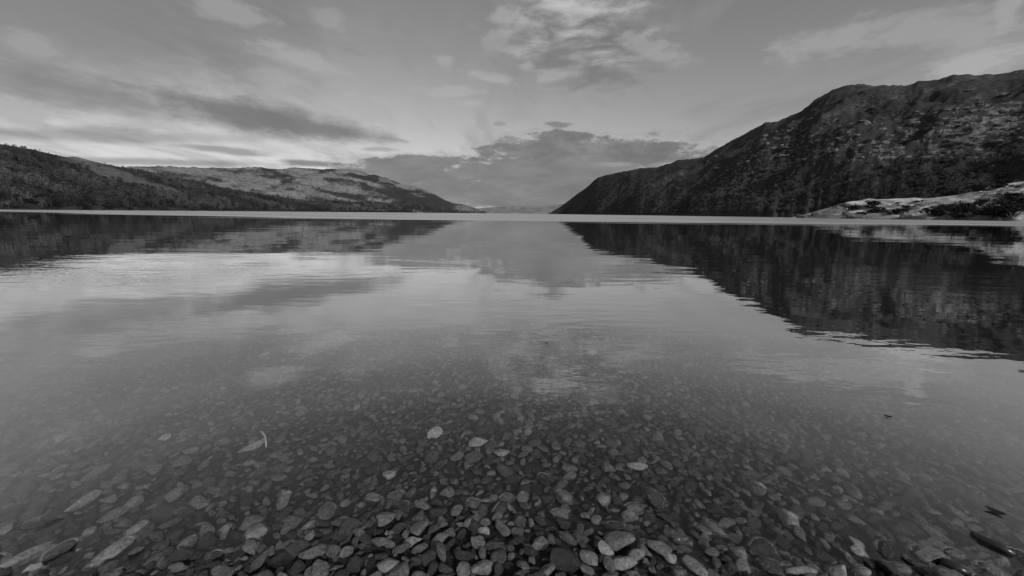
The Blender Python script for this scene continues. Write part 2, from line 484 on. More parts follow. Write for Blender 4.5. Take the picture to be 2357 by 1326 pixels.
def cover_right(s, U, V, x, y, z):
    E = elev(x, y, z)
    n = fbm(x / 45, y / 45, 5, 31)
    st = fbm(U * 1.8 + E * .8, E * 6.0 - U * .8, 5, 41)
    g = .10 + (n - .5) * .5 + .35 * np.clip((V - .78) * 5, 0, 1) + (st - .5) * .5
    g = g + .55 * blob(U, E, 1545, 410, 3.2, .55, 22) + .35 * blob(U, E, 2010, 240, 8, .5, 6) + .35 * blob(U, E, 2290, 215, 6, .5, 14)
    g = g + .22 * blob(U, E, 1690, 455, 9, 1.1, 0) + .2 * blob(U, E, 1900, 420, 9, 1.2, 0)
    rk = .02 + 1.5 * (st - .5) + .42 * blob(U, E, 2120, 320, 17, 3.0, 4) + .25 * blob(U, E, 1830, 300, 7, 2.0, 20)
    rk = rk + .3 * blob(U, E, 2100, 360, 6, .8, 0) + .22 * blob(U, E, 2330, 270, 6, 2.0, 0)
    rk = rk - .5 * np.clip((.3 - V) * 4, 0, 1) - .25 * np.clip((V - .9) * 8, 0, 1)
    return g, rk

right_cols = [(1255, 496, 2300, 2360), (1290, 476, 2000, 2250), (1320, 453, 1750, 2060), (1352, 430, 1500, 1850), (1375, 409, 1350, 1730), (1400, 401, 1230, 1640),
              (1440, 394, 1080, 1500), (1478, 386, 970, 1400), (1510, 386, 890, 1320), (1560, 369, 800, 1220), (1590, 366, 750, 1180), (1620, 362, 710, 1150), (1645, 346, 680, 1130), (1690, 321, 640, 1080), (1735, 297, 600, 1030),
              (1760, 283, 580, 1010), (1800, 276, 550, 980), (1845, 256, 540, 960), (1872, 233, 535, 950), (1910, 211, 528, 940), (1950, 197, 520, 930), (1985, 193, 512, 925),
              (2010, 197, 505, 920), (2060, 196, 495, 915), (2085, 196, 490, 910), (2110, 188, 485, 905), (2155, 184, 480, 900), (2190, 174, 476, 895), (2240, 170, 472, 890), (2290, 170, 470, 885),
              (2357, 163, 468, 880), ('b', 58, 12.9, 465, 870), ('b', 70, 12.5, 460, 850), ('b', 85, 11.5, 455, 840)]
right_hill = Hill('right_hill', M_RIGHT, right_cols, 700, 150, prof=.92, rough=.075, wl=95, seed=4, steps=.016, crest=.006, cover=cover_right)

def cover_wood(s, U, V, x, y, z):
    E = elev(x, y, z)
    n = fbm(x / 70, y / 70, 5, 51)
    g = .18 + (n - .5) * .9 + .7 * blob(U, E, 230, 385, 4.5, .55, -24) + .5 * blob(U, E, 330, 425, 4, .4, -18) + .3 * blob(U, E, 150, 410, 4, .3, -5)
    return g, np.full(g.shape, -.2)
left_cols = [('b', -85, 8.0, 360, 760), ('b', -70, 7.4, 400, 820), ('b', -60, 6.4, 450, 900), (0, 331, 500, 980), (60, 341, 520, 1000), (130, 357, 545, 1020), (190, 370, 565, 1030), (250, 380, 590, 1040), (300, 388, 620, 1050),
             (360, 398, 650, 1060), (430, 413, 690, 1080), (520, 433, 760, 1110), (600, 447, 840, 1150), (700, 462, 960, 1220), (800, 474, 1090, 1290), (900, 483, 1240, 1380), (960, 488, 1370, 1420)]
left_hill = Hill('left_hill', M_WOODHILL, left_cols, 360, 80, prof=.85, rough=.07, wl=110, seed=8, crest=.01, cover=cover_wood)

def cover_moor(s, U, V, x, y, z):
    E = elev(x, y, z)
    st = fbm(U * .55 + E * .2, E * 2.4 + U * .25, 5, 61)
    n = fbm(x / 160, y / 160, 5, 62)
    g = .66 + (st - .5) * 1.5 + (n - .5) * .6
    for q in ((845, 413, 2.6, .30, -14, .8), (765, 415, 1.2, .25, 0, .6), (925, 437, 2.2, .22, -8, .7), (800, 452, 3.5, .35, -6, .4), (950, 462, 6, .9, -18, .7), (1010, 470, 3, .8, -20, .8), (640, 425, 2, .3, 25, .4),
              (700, 470, 9, .45, 0, .9), (860, 474, 8, .5, 0, .5)):
        g = g - q[5] * blob(U, E, *q[:5])
    g = g - .35 * np.clip((.12 - V) * 10, 0, 1)
    return g, .15 + (st - .5) * .5
moor_cols = [('b', -62, 3.6, 1250, 2500), (0, 372, 1260, 2450), (130, 360, 1280, 2400), (165, 361, 1290, 2400), (200, 367, 1290, 2400), (240, 377, 1290, 2400), (275, 383, 1290, 2400), (310, 382, 1290, 2400), (370, 383, 1290, 2400), (470, 386, 1290, 2400), (545, 388, 1290, 2400), (590, 385, 1290, 2400),
             (612, 388, 1290, 2380), (650, 390, 1290, 2360), (680, 386, 1290, 2350), (740, 389, 1290, 2330), (800, 391, 1300, 2300), (826, 393, 1310, 2280), (850, 402, 1330, 2260), (875, 405, 1350, 2240), (905, 416, 1400, 2220), (930, 426, 1450, 2220), (950, 428, 1490, 2220),
             (975, 436, 1550, 2240), (1000, 447, 1630, 2260), (1025, 461, 1730, 2300), (1045, 468, 1830, 2340), (1062, 470, 1920, 2380), (1085, 476, 2060, 2440), (1105, 483, 2220, 2500), (1122, 489, 2380, 2560)]
moor_hill = Hill('moor_hill', M_MOOR, moor_cols, 560, 130, prof=.78, rough=.10, wl=200, seed=15, steps=.03, crest=.014, cover=cover_moor)

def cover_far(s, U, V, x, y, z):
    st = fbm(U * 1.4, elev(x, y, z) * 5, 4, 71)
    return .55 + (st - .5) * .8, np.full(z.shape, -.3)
far_cols = [('b', -9, .35, 3300, 4700), (1060, 483, 3300, 4700), (1110, 479, 3300, 4700), (1150, 476, 3300, 4700), (1200, 475, 3300, 4700), (1250, 475, 3300, 4700), (1275, 473, 3300, 4700), (1300, 469, 3300, 4700), ('b', 9, 1.5, 3300, 4700), ('b', 12, 1.2, 3300, 4700)]
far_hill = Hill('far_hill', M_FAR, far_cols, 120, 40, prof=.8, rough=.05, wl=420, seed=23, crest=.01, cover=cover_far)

def cover_pasture(s, U, V, x, y, z):
    n = fbm(x / 16, y / 16, 5, 81)
    E = elev(x, y, z)
    g = .62 + (n - .5) * 1.8 - .6 * np.clip((.06 - V) * 18, 0, 1)
    for q in ((1900, 492, 1.6, .35, 10, .5), (2180, 485, 2.0, .5, 0, .3), (2310, 490, 3, .5, 0, .35)):
        g = g - q[5] * blob(U, E, *q[:5])
    rk = .05 + 1.3 * np.clip((.1 - V) * 8, 0, 1) * (n - .30) + .5 * blob(U, E, 1960, 470, 2.2, .25, 15)
    return g, rk
past_cols = [(1815, 502, 395, 402), (1845, 496, 372, 395), (1880, 486, 355, 400), (1920, 474, 345, 410), (1950, 466, 338, 415), (2000, 458, 330, 425), (2060, 458, 322, 430), (2130, 456, 315, 435), (2200, 450, 308, 440), (2260, 436, 303, 445), (2320, 422, 300, 450), (2357, 416, 297, 450), ('b', 60, 4.6, 290, 450), ('b', 80, 5.0, 280, 450)]
pasture = Hill('pasture_bank', M_PASTURE, past_cols, 200, 50, prof=.85, rough=.20, wl=24, seed=33, crest=.05, cover=cover_pasture, back=1.2, shore_amp=.012)

# ------------------------------------------------------------------ trees
def twig_cloud(n, rx, rz, zc, size, r, flat=.0):
    """many small twig sprays through a lumpy crown; returns verts, tri faces"""
    lumps = [(r.normal(0, .45, 3), r.uniform(.45, .75)) for _ in range(7)]
    pts = []
    while len(pts) < n:
        c, s = lumps[r.integers(len(lumps))]
        d = r.normal(0, 1, 3); d /= np.linalg.norm(d)
        p = c + d * s * r.uniform(.35, 1) ** .5
        if np.linalg.norm(p) < 1.25: pts.append(p)
    P = np.array(pts) * (rx, rx, rz) * .85 + (0, 0, zc)
    V, F = [], []
    a = r.normal(0, 1, (n, 3)); a[:, 2] = np.abs(a[:, 2]) * (1.2 - flat) + .2; a /= np.linalg.norm(a, axis=1)[:, None]
    b = np.cross(a, r.normal(0, 1, (n, 3))); b /= np.linalg.norm(b, axis=1)[:, None]
    L = size * r.uniform(.6, 1.4, (n, 1)); W = L * r.uniform(.25, .6, (n, 1))
    V = np.stack([P - a * L * .5, P + b * W * .5, P + a * L * .6, P - b * W * .5], 1).reshape(-1, 3)
    F = np.arange(n * 4).reshape(n, 4)
    return V, F

def tube(path, rad, k=5):
    V, F = [], []
    for i, (p, q) in enumerate(zip(path, rad)):
        for j in range(k):
            t = 2 * math.pi * j / k
            V.append((p[0] + q * math.cos(t), p[1] + q * math.sin(t), p[2]))
    for i in range(len(path) - 1):
        for j in range(k):
            F.append((i * k + j, i * k + (j + 1) % k, (i + 1) * k + (j + 1) % k, (i + 1) * k + j))
    return np.array(V, float), np.array(F)

def join(parts):
    V, F, o = [], [], 0
    for v, f in parts:
        V.append(v); F.append(f + o); o += len(v)
    return np.concatenate(V), np.concatenate(F)

def tree_parts(kind, seed):
    r = np.random.default_rng(seed)
    if kind == 'broad':
        H = 9.0
        tr = [tube([(0, 0, -1), (.1, 0, 1.5), (.15, .1, 3.5), (.0, .2, 6.0)], [.28, .22, .16, .06])]
        for k in range(6):
            a = r.uniform(0, 6.28); z0 = r.uniform(1.8, 4.2); L = r.uniform(2, 3.4)
            p0 = np.array((.1, .05, z0)); d = np.array((math.cos(a), math.sin(a), r.uniform(.5, 1.1)))
            tr.append(tube([p0, p0 + d * L * .5, p0 + d * L + (0, 0, .6)], [.1, .07, .025], 4))
        cr = twig_cloud(620, 3.9, 3.6, 5.2, .62, r)
    elif kind == 'conifer':
        H = 12.0
        tr = [tube([(0, 0, -1), (0, 0, 6), (0, 0, 12.2)], [.28, .16, .03])]
        n = 620; t = r.uniform(0, 1, n) ** .8; z = 1.2 + t * 10.8; rr = (1 - t) * 2.2 * r.uniform(.3, 1, n) ** .5 * (1 + .25 * np.sin(z * 5)); a = r.uniform(0, 6.28, n)
        P = np.stack([rr * np.cos(a), rr * np.sin(a), z], 1)
        A = np.stack([np.cos(a), np.sin(a), np.full(n, -.45)], 1); A /= np.linalg.norm(A, axis=1)[:, None]
        B = np.cross(A, r.normal(0, 1, (n, 3))); B /= np.linalg.norm(B, axis=1)[:, None]
        L = r.uniform(.5, 1.1, (n, 1))
        cr = (np.stack([P - A * L * .5, P + B * L * .22, P + A * L * .6, P - B * L * .22], 1).reshape(-1, 3), np.arange(n * 4).reshape(n, 4))
    else:                                             # bush
        tr = [tube([(math.cos(a) * .1, math.sin(a) * .1, -.5), (math.cos(a) * .5, math.sin(a) * .5, .5), (math.cos(a) * 1.1, math.sin(a) * 1.1, 1.3)], [.09, .07, .03], 4) for a in (0, 1.3, 2.6, 3.9, 5.1)]
        cr = twig_cloud(700, 2.1, 1.15, .95, .38, r, .6)
        cr[0][:, 2] = np.maximum(cr[0][:, 2], -.3)
    return join(tr), cr

def tree_meshes(kind, seeds, mat):
    res = []
    for sd_ in seeds:
        t, c = tree_parts(kind, sd_)
        res.append((mesh_np('trunk', t[0], t[1], M_BARK), mesh_np('crown', c[0], c[1], mat)))
    return res
BROAD = tree_meshes('broad', (1, 2, 3, 4, 5), M_TREE)
CONIF = tree_meshes('conifer', (11, 12), M_CONIFER)
BUSH = tree_meshes('bush', (21, 22, 23, 24), M_GORSE)

def plant(kind, name, loc, s, label, cat, group, names=('trunk', 'crown'), sz=None):
    ms = {'broad': BROAD, 'conifer': CONIF, 'bush': BUSH}[kind]
    t, c = ms[random.randrange(len(ms))]
    e = empty(name, loc, random.uniform(0, 6.28), s)
    if sz: e.scale = (s, s, sz)
    tag(e, label, cat, group)
    link(names[0], t, e); link(names[1], c, e)
    return e

def forest(name, hill, mat, n, urange, accept, hrange, quads, label, seed, verts_h=True):
    """uncounted mass of trees joined into one object"""
    r = np.random.default_rng(seed)
    u = r.uniform(urange[0], urange[1], n * 4); v = r.uniform(0, 1.0, n * 4)
    x, y, z, g, rk = hill.at(u, v)
    p = accept(u, v, x, y, z, g, rk)
    ok = (r.uniform(0, 1, len(u)) < p) & (z > .3)
    k = np.where(ok)[0][:n]
    protos = []
    for q in range(6):
        t, c = tree_parts('broad', 300 + q + seed)
        V, F = twig_cloud(quads, 3.9, 4.0, 4.9, .80 * math.sqrt(300 / quads), np.random.default_rng(400 + q))
        tv, tf = tube([(0, 0, -1), (.1, 0, 2), (0, .1, 6)], [.22, .18, .05], 3)
        protos.append(join([(V, F), (tv, tf)]))
    VV, FF, TT, off = [], [], [], 0
    for i in k:
        V, F = protos[r.integers(6)]
        s = r.uniform(*hrange) / 9.0 * (1 - .5 * min(1, max(0, (v[i] - .55) / .4))); a = r.uniform(0, 6.28); c, sn = math.cos(a), math.sin(a)
        w = s * r.uniform(.8, 1.25)
        P = np.stack([(V[:, 0] * c - V[:, 1] * sn) * w + x[i], (V[:, 0] * sn + V[:, 1] * c) * w + y[i], V[:, 2] * s + z[i]], 1)
        VV.append(P); FF.append(F + off); off += len(V)
        tone = np.clip(fbm(np.array([x[i] / 60.]), np.array([y[i] / 60.]), 3, 91)[0] * 1.7 - .45 + r.normal(0, .09), 0, 1)
        TT.append(np.full(len(V), tone))
    o = link(name, mesh_np(name, np.concatenate(VV), np.concatenate(FF), mat, False, {'tone': np.concatenate(TT)}))
    tag(o, label, 'wood', kind='stuff')
    return len(k)

def acc_left(u, v, x, y, z, g, rk):
    d = fbm(x / 80, y / 80, 4, 95)
    return np.clip(1.15 - g * 1.5 + (d - .5) * 1.2, 0.04, 1) * np.where(v > .9, .5, 1) * (v > .006)
forest('left_woodland', left_hill, M_WOOD, 2300, (-60, -15), acc_left, (7, 11.5), 170, 'bare winter wood covering the dark hillside on the left shore', 5)
def acc_moor(u, v, x, y, z, g, rk):
    d = fbm(x / 120, y / 120, 4, 97)
    low = np.clip((.13 - v) * 14, 0, 1)
    return np.clip(low * (1.2 - g * .4) + np.clip((d - .60) * 5, 0, 1) * np.clip((.5 - v) * 3, 0, 1) * .5, 0, 1)
forest('shore_woodland', moor_hill, M_WOOD, 900, (-38, -4), acc_moor, (9, 15), 60, 'dark band of bare trees along the foot of the pale moor', 6)
def acc_right(u, v, x, y, z, g, rk):
    d = fbm(x / 60, y / 60, 4, 98)
    return np.clip(np.clip((.48 - v) * 3.0, 0, 1) * (.95 - g * .9) + (d - .55) * 1.3, 0, 1) * np.clip(1.2 - np.maximum(rk, 0) * 1.2, 0, 1) * (v < .78) * (v > .02)
forest('right_woodland', right_hill, M_SCRUB, 5600, (6.5, 62), acc_right, (3.2, 6.4), 60, 'scrubby bare wood over the lower slopes of the steep right fell', 7)

# trees one can tell apart along the left water's edge
def shore_trees(hill, n, u0, u1, vmax, hr, label, group, seed):
    r = np.random.default_rng(seed)
    us = np.linspace(u0, u1, n) + r.normal(0, (u1 - u0) / n * .4, n)
    vs = r.uniform(.006, vmax, n)
    x, y, z, g, rk = hill.at(us, vs)
    for i in range(n):
        s = r.uniform(*hr) / 9.0
        plant('broad', 'bare_tree', (x[i], y[i], max(z[i], .2) - .2), s, label, 'tree', group, sz=s * r.uniform(.85, 1.15))
shore_trees(left_hill, 62, -57.5, -34, .06, (8, 13), "bare round-crowned tree at the water's edge below the wooded left hill", 'trees along the left shore', 1)
shore_trees(left_hill, 34, -34, -20, .10, (8, 14), 'bare tree on the dark shore strip in front of the pale moor', 'trees on the shore under the moor', 2)
shore_trees(moor_hill, 26, -22, -7, .05, (9, 15), 'distant bare tree on the shore where the moor runs down to the lake', 'distant trees at the far left shore', 3)
for i, (px, r_) in enumerate(((833, 1345), (838, 1350), (877, 1360), (946, 1500), (740, 1310))):
    a, e = bearing(px, 485)
    x, y, z, g, rk = moor_hill.at(np.array([a]), np.array([.035]))
    plant('conifer', 'conifer', (x[0], y[0], z[0] - .3), (1.5, 1.3, 1.1, 1.1, 1.3)[i],
          ('tall dark conifer at the left end of the white cottages', 'shorter dark conifer beside the tall one by the cottages', 'dark conifer at the right end of the white cottages',
           'dark conifer standing alone at the foot of the moor, right of the cottages', 'dark conifer above the shore trees left of the cottages')[i], 'conifer', 'conifers by the far cottages')

# ------------------------------------------------------------------ cottages on the far left shore
def flat_mat(name, v, rough=.8):
    m, nt, o = material(name); n = noise(nt, geopos(nt), 1.5, 5, .6)
    principled(nt, o, lerp(v * .85, v * 1.1, n), rough, .2); return m
M_RENDER = flat_mat('white_render', .75); M_SLATE = flat_mat('slate', .10); M_PANE = flat_mat('window_glass', .03, .2)
def box(x0, x1, y0, y1, z0, z1):
    V = np.array([(x, y, z) for z in (z0, z1) for y in (y0, y1) for x in (x0, x1)], float)
    return V, np.array([(0, 2, 3, 1), (4, 5, 7, 6), (0, 1, 5, 4), (2, 6, 7, 3), (0, 4, 6, 2), (1, 3, 7, 5)])
def cottage(px, L, label, v):
    a, e = bearing(px, 480)
    x, y, z, g, rk = moor_hill.at(np.array([a]), np.array([v]))
    e = empty('cottage', (x[0], y[0], z[0] - .5), R(-a + 6))
    tag(e, label, 'house', 'white cottages on the far shore')
    w = 7.0; h = 5.6
    V, F = box(-L / 2, L / 2, 0, w, -4, h); link('wall', mesh_np('wall', V, F, M_RENDER), e)
    rv = np.array([(-L / 2 - .4, -.5, h - .2), (L / 2 + .4, -.5, h - .2), (L / 2 + .4, w + .5, h - .2), (-L / 2 - .4, w + .5, h - .2), (-L / 2 - .4, w / 2, h + 3.2), (L / 2 + .4, w / 2, h + 3.2)], float)
    bm = bmesh.new(); vs = [bm.verts.new(q) for q in rv]
    for f in ((0, 1, 5, 4), (2, 3, 4, 5), (0, 4, 3), (1, 2, 5), (0, 3, 2, 1)): bm.faces.new([vs[i] for i in f])
    me = bpy.data.meshes.new('roof'); bm.to_mesh(me); bm.free(); me.materials.append(M_SLATE)
    rf = link('roof', me, e)
    for sx in (-1, 1):
        V, F = box(sx * (L / 2 - .8) - .5, sx * (L / 2 - .8) + .5, w / 2 - .5, w / 2 + .5, h + 1.5, h + 4.4)
        link('chimney', mesh_np('chimney', V, F, M_RENDER), rf)
    n = int(L // 4)
    for k in range(n):
        cx = -L / 2 + (k + .5) * L / n
        for zz in (1.2, 3.6):
            V, F = box(cx - .5, cx + .5, -.03, .1, zz, zz + 1.2); link('window', mesh_np('window', V, F, M_PANE), e)
    V, F = box(-.2 + L / n / 2, .8 + L / n / 2, -.04, .1, -.2, 2.0); link('door', mesh_np('door', V, F, M_SLATE), e)
cottage(823, 22, 'long low white cottage beside the dark conifers on the far shore', .05)
cottage(871, 26, 'white cottage with slate roof right of the dark conifers on the far shore', .045)

# ------------------------------------------------------------------ rocks
def unit_ico(sub):
    bm = bmesh.new(); bmesh.ops.create_icosphere(bm, subdivisions=sub, radius=1.0)
    V = np.array([v.co[:] for v in bm.verts]); F = np.array([[v.index for v in f.verts] for f in bm.faces]); bm.free()
    return V, F
ICO2, ICO3, ICO4 = unit_ico(2), unit_ico(3), unit_ico(4)
def stone_shape(ico, r, cuts=9, lo=.55, hi=.95, sharp=14.0):
    """a pebble: a ball trimmed by random planes with softened edges"""
    D = ico[0]
    n = r.normal(0, 1, (cuts, 3)); n /= np.linalg.norm(n, axis=1)[:, None]
    d = r.uniform(lo, hi, cuts)
    dots = np.maximum(D @ n.T, 1e-3) / d[None, :]
    inv = (1.0 + (dots ** sharp).sum(1)) ** (1 / sharp)
    P = D / inv[:, None]
    P = P * (1 + .05 * np.sin(D @ r.normal(0, 3, 3) + r.uniform(0, 6)))[:, None]
    P -= (P.max(0) + P.min(0)) / 2
    return P / np.abs(P).max(0)

def crag(hill, n, urange, accept, sr, name, seed, label):
    r = np.random.default_rng(seed)
    u = r.uniform(*urange, n * 12); v = r.uniform(.05, 1, n * 12)
    x, y, z, g, rk = hill.at(u, v)
    ok = r.uniform(0, 1, len(u)) < accept(u, v, g, rk)
    k = np.where(ok)[0][:n]
    shapes = [stone_shape(ICO2, r, 12, .45, .85, 22) for _ in range(10)]
    recs = []
    for i in k:
        s = sr[0] * (sr[1] / sr[0]) ** (r.uniform(0, 1) ** 2.2)
        recs.append((x[i], y[i], z[i], s, r.uniform(.5, 1.6), r.uniform(.35, .9), r.uniform(0, 6.28), r.integers(10), u[i]))
    recs.sort(key=lambda q: -q[3] * q[4])
    return recs, shapes
acc_crag = lambda u, v, g, rk: np.clip((rk - .26) * 2.4, 0, 1) * (v < .84)
recs, shapes = crag(right_hill, 900, (10, 60), acc_crag, (1.2, 5.2), 'crag', 77, '')
VV, FF, off = [], [], 0
crag_me = [mesh_np('crag_rock', s_, ICO2[1], M_ROCK, False) for s_ in shapes]
cols_ = ((1600, 'where the right fell runs down to the lake'), (1720, 'above the wooded shore far left of the pale bank'), (1830, 'above the woods left of the pale bank'), (1930, 'above the left tip of the pale bank'), (2040, 'above the cluster of dark gorse on the bank'),
         (2140, 'above the broken rock face of the bank'), (2260, 'above the large thicket of the bank'), (2357, 'at the right edge of the photo'))
big = []
for q in recs:
    P = np.array([[q[0], q[1], q[2]]]); qx, qy, _ = project(P)
    if len(big) < 40 and 1400 < qx[0] < 2350: big.append((q, float(qx[0]), float(qy[0])))
bigset = set(id(b[0]) for b in big)
ORD = ('highest', 'second highest', 'third highest', 'fourth highest', 'fifth highest', 'sixth highest', 'seventh highest', 'eighth highest', 'ninth highest', 'tenth highest', 'eleventh highest', 'twelfth highest', 'thirteenth highest', 'fourteenth highest', 'fifteenth highest', 'sixteenth highest', 'seventeenth highest', 'eighteenth highest', 'nineteenth highest', 'twentieth highest', 'lowest') + ('small',) * 20
lo = 0
for hi_, where in cols_:
    col_ = sorted((b for b in big if lo <= b[1] < hi_), key=lambda b: b[2]); lo = hi_
    for rank, (q, _, _) in enumerate(col_):
        (x, y, z, s, lx, lz, a, k, u) = q
        o = link('rock_outcrop', crag_me[k]); o.location = (x, y, z); o.scale = (s * lx, s, s * lz * .8); o.rotation_euler = (0, 0, a)
        tag(o, f'{ORD[rank]} large pale outcrop {where}', 'rock', 'large outcrops on the right fell')
for q in recs:
    if id(q) in bigset: continue
    (x, y, z, s, lx, lz, a, k, u) = q
    c, sn = math.cos(a), math.sin(a); P = shapes[k] * (s * lx, s, s * lz * .8)
    VV.append(np.stack([P[:, 0] * c - P[:, 1] * sn + x, P[:, 0] * sn + P[:, 1] * c + y, P[:, 2] + z], 1)); FF.append(ICO2[1] + off); off += len(P)
tag(link('crag_rocks', mesh_np('crag_rocks', np.concatenate(VV), np.concatenate(FF), M_ROCK)), 'scattered small pale crags over the upper right fell', 'rocks', kind='stuff')

def on_pasture(px, py):
    """surface point of the pasture seen at this photo point"""
    a, e = bearing(px, py)
    vv = np.linspace(0.01, 1, 200); x, y, z, g, rk = pasture.at(np.full(200, a), vv)
    E = elev(x, y, z); i = int(np.argmax(E >= e)) if (E >= e).any() else 199
    return x[i], y[i], z[i]
bushes = [(1965, 478, 2.0, 'spreading dark gorse bush at the left end of the pale pasture'), (2000, 472, 2.3, 'dark gorse bush highest of the cluster left on the pasture'), (2012, 484, 2.2, 'dark gorse bush lowest of the cluster left on the pasture'),
          (1985, 492, 1.5, 'small dark bush by the waterside rock slab'), (2065, 488, 1.8, 'dark bush left of the broken rock face on the bank'), (2080, 478, 1.5, 'small bush above the broken rock face on the bank'),
          (2150, 494, 2.2, 'dark bush leaning over the water between grass slope and thicket'), (2170, 488, 2.4, 'leftmost bush of the large thicket on the right bank'), (2195, 482, 2.6, 'tall bush in the middle of the large thicket'),
          (2225, 484, 2.6, 'broad bush at the right of the large thicket'), (2205, 497, 2.0, 'low bush at the water under the large thicket'), (2270, 492, 2.6, 'dark bush at the foot of the bank, near the right edge'),
          (2300, 484, 2.8, 'round dark bush on the bank, near the right edge'), (2330, 494, 2.8, 'dark waterside bush, rightmost along the shore'), (2345, 472, 2.8, 'dark bush high on the bank, at the right edge'),
          (2270, 466, 1.7, 'small dark bush alone on the path line of the pasture'), (2312, 455, 2.0, 'upright dark bush above the pasture path'), (2250, 434, 2.2, 'dark bush on the upper pasture below the fell'),
          (2295, 428, 1.9, 'dark bush on the top edge of the pasture'), (2180, 443, 2.0, 'bush at the upper left corner of the pasture'), (2340, 460, 2.2, 'dark bush level with the path, near the right edge')]
for px, py, s, lab in bushes:
    x, y, z = on_pasture(px, py + 6)
    plant('bush', 'gorse_bush', (x, y, z - .2), s * 1.35, lab, 'bush', 'dark bushes on the right bank', ('stem', 'foliage'), s * 1.05)
rs = np.random.default_rng(44)
for i in range(26):
    bx_, by_ = rs.uniform(1960, 2350), rs.uniform(0, 1)
    x, y, z = on_pasture(bx_, 500 - by_ * (30 + (bx_ - 1960) * .12))
    s_ = rs.uniform(.5, 1.1)
    plant('bush', 'heather_clump', (x, y, z - .1), s_, 'small dark heather clump dotted over the pale pasture', 'shrub', 'heather clumps on the pasture', ('stem', 'foliage'), s_ * .8)
rocks = [(1850, 500, 7, 2.2, 'pale flat rock slab at the left tip of the bank'), (1880, 496, 5, 3.4, 'humped pale rock beside the flat slab at the left tip'), (1945, 474, 7, 2.2, 'long pale rock ridge on top of the bank'),
         (1925, 479, 4, 2.0, 'pale rock low on the long ridge'), (1975, 500, 9, 2.6, 'long pale rock slab at the waterline below the gorse'), (1950, 494, 4, 2.2, 'rounded rock behind the waterline slab'),
         (2100, 482, 4, 3.0, 'tall broken rock face on the grassy bank'), (2115, 476, 4, 2.2, 'pale block on top of the broken rock face'), (2072, 494, 3, 3.0, 'upright rock at the foot of the broken face'), (2085, 500, 4, 2.0, 'low rock at the water below the broken face'),
         (2180, 500, 3, 2.5, 'pale rock under the large thicket'), (2200, 500, 3, 2.6, 'pale upright rock in the middle under the large thicket'), (2225, 502, 3, 2.4, 'pale rock at the right under the large thicket'), (2255, 503, 3, 2.0, 'small waterside rock right of the large thicket')]
rr = np.random.default_rng(5)
for px, py, L, h, lab in rocks:
    x, y, z = on_pasture(px, py)
    o = link('shore_rock', mesh_np('shore_rock', stone_shape(ICO3, rr, 14, .5, .9, 20), ICO3[1], M_ROCK, False))
    o.location = (x, y, z); o.scale = (L * .75, L * .5, h * .9); o.rotation_euler = (0, rr.uniform(-.12, .12), R(-bearing(px, py)[0]) + rr.uniform(-.3, .3))
    tag(o, lab, 'rock', 'pale rocks along the right bank')

# ------------------------------------------------------------------ pebbles in the shallows
def on_bed(px, py):
    v = np.array(CAM_ROT @ Vector((px - 1178.5, 663 - py, -FPX)))
    t = CAM_H / -v[2]
    for _ in range(12):
        p = v * t; t = (CAM_H - float(bed_z(p[0], p[1]))) / -v[2]
    p = v * t
    return p[0], p[1], float(bed_z(p[0], p[1])), t * FPX / FPX

SHAPES = [stone_shape(ICO3, rng, int(rng.integers(7, 15)), .42, .92, float(rng.choice([10, 20, 36]))) for _ in range(26)]
SHAPES2 = [stone_shape(ICO2, rng, int(rng.integers(6, 13)), .50, .92, 16.0) for _ in range(20)]
STONE_ME = {}
def stone_mesh(k, mat):
    if (k, mat.name) not in STONE_ME:
        STONE_ME[(k, mat.name)] = mesh_np('pebble', SHAPES[k], ICO3[1], mat, True)
    return STONE_ME[(k, mat.name)]

placed = []                                           # x, y, radius of everything on the bed
grid = {}
CELL = .12
def fits(x, y, r, gap):
    ci, cj = int(math.floor(x / CELL)), int(math.floor(y / CELL))
    for i in range(ci - 1, ci + 2):
        for j in range(cj - 1, cj + 2):
            for (a, b, q) in grid.get((i, j), ()):
                if (a - x) ** 2 + (b - y) ** 2 < ((r + q) * gap) ** 2: return False
    return True
def put(x, y, r):
    grid.setdefault((int(math.floor(x / CELL)), int(math.floor(y / CELL))), []).append((x, y, r))

def water_rim(o, shape):
    """the collar of water that climbs a stone where it breaks the surface"""
    MW = Matrix.LocRotScale(o.location, o.rotation_euler, o.scale)
    A = np.array(MW); P = shape @ A[:3, :3].T + A[:3, 3]
    E = {tuple(sorted(e)) for f in ICO3[1] for e in ((f[0], f[1]), (f[1], f[2]), (f[2], f[0]))}
    pts = []
    for a, b in E:
        if (P[a, 2] > .002) != (P[b, 2] > .002):
            t = (.002 - P[a, 2]) / (P[b, 2] - P[a, 2]); pts.append((P[a] + (P[b] - P[a]) * t)[:2])
    if len(pts) < 8: return
    pts = np.array(pts); c = pts.mean(0); d = pts - c
    d = d[np.argsort(np.arctan2(d[:, 1], d[:, 0]))]
    L = np.hypot(d[:, 0], d[:, 1])
    if L.mean() < .007: return
    rings = []
    for k, (out_, z_) in enumerate(((-.002, .0052), (.0012, .0030), (.004, .0014), (.008, .0005), (.014, .00008))):
        rings.append(np.column_stack([c + d * (1 + out_ / L)[:, None], np.full(len(d), z_)]))
    n = len(d); V = np.concatenate(rings)
    F = [(i * n + j, i * n + (j + 1) % n, (i + 1) * n + (j + 1) % n, (i + 1) * n + j) for i in range(4) for j in range(n)]
    F = np.array(F)[:, ::-1]
    q = link('water_rim', mesh_np('water_rim', V, F, M_WATER, True), o)
    q.matrix_parent_inverse = MW.inverted()

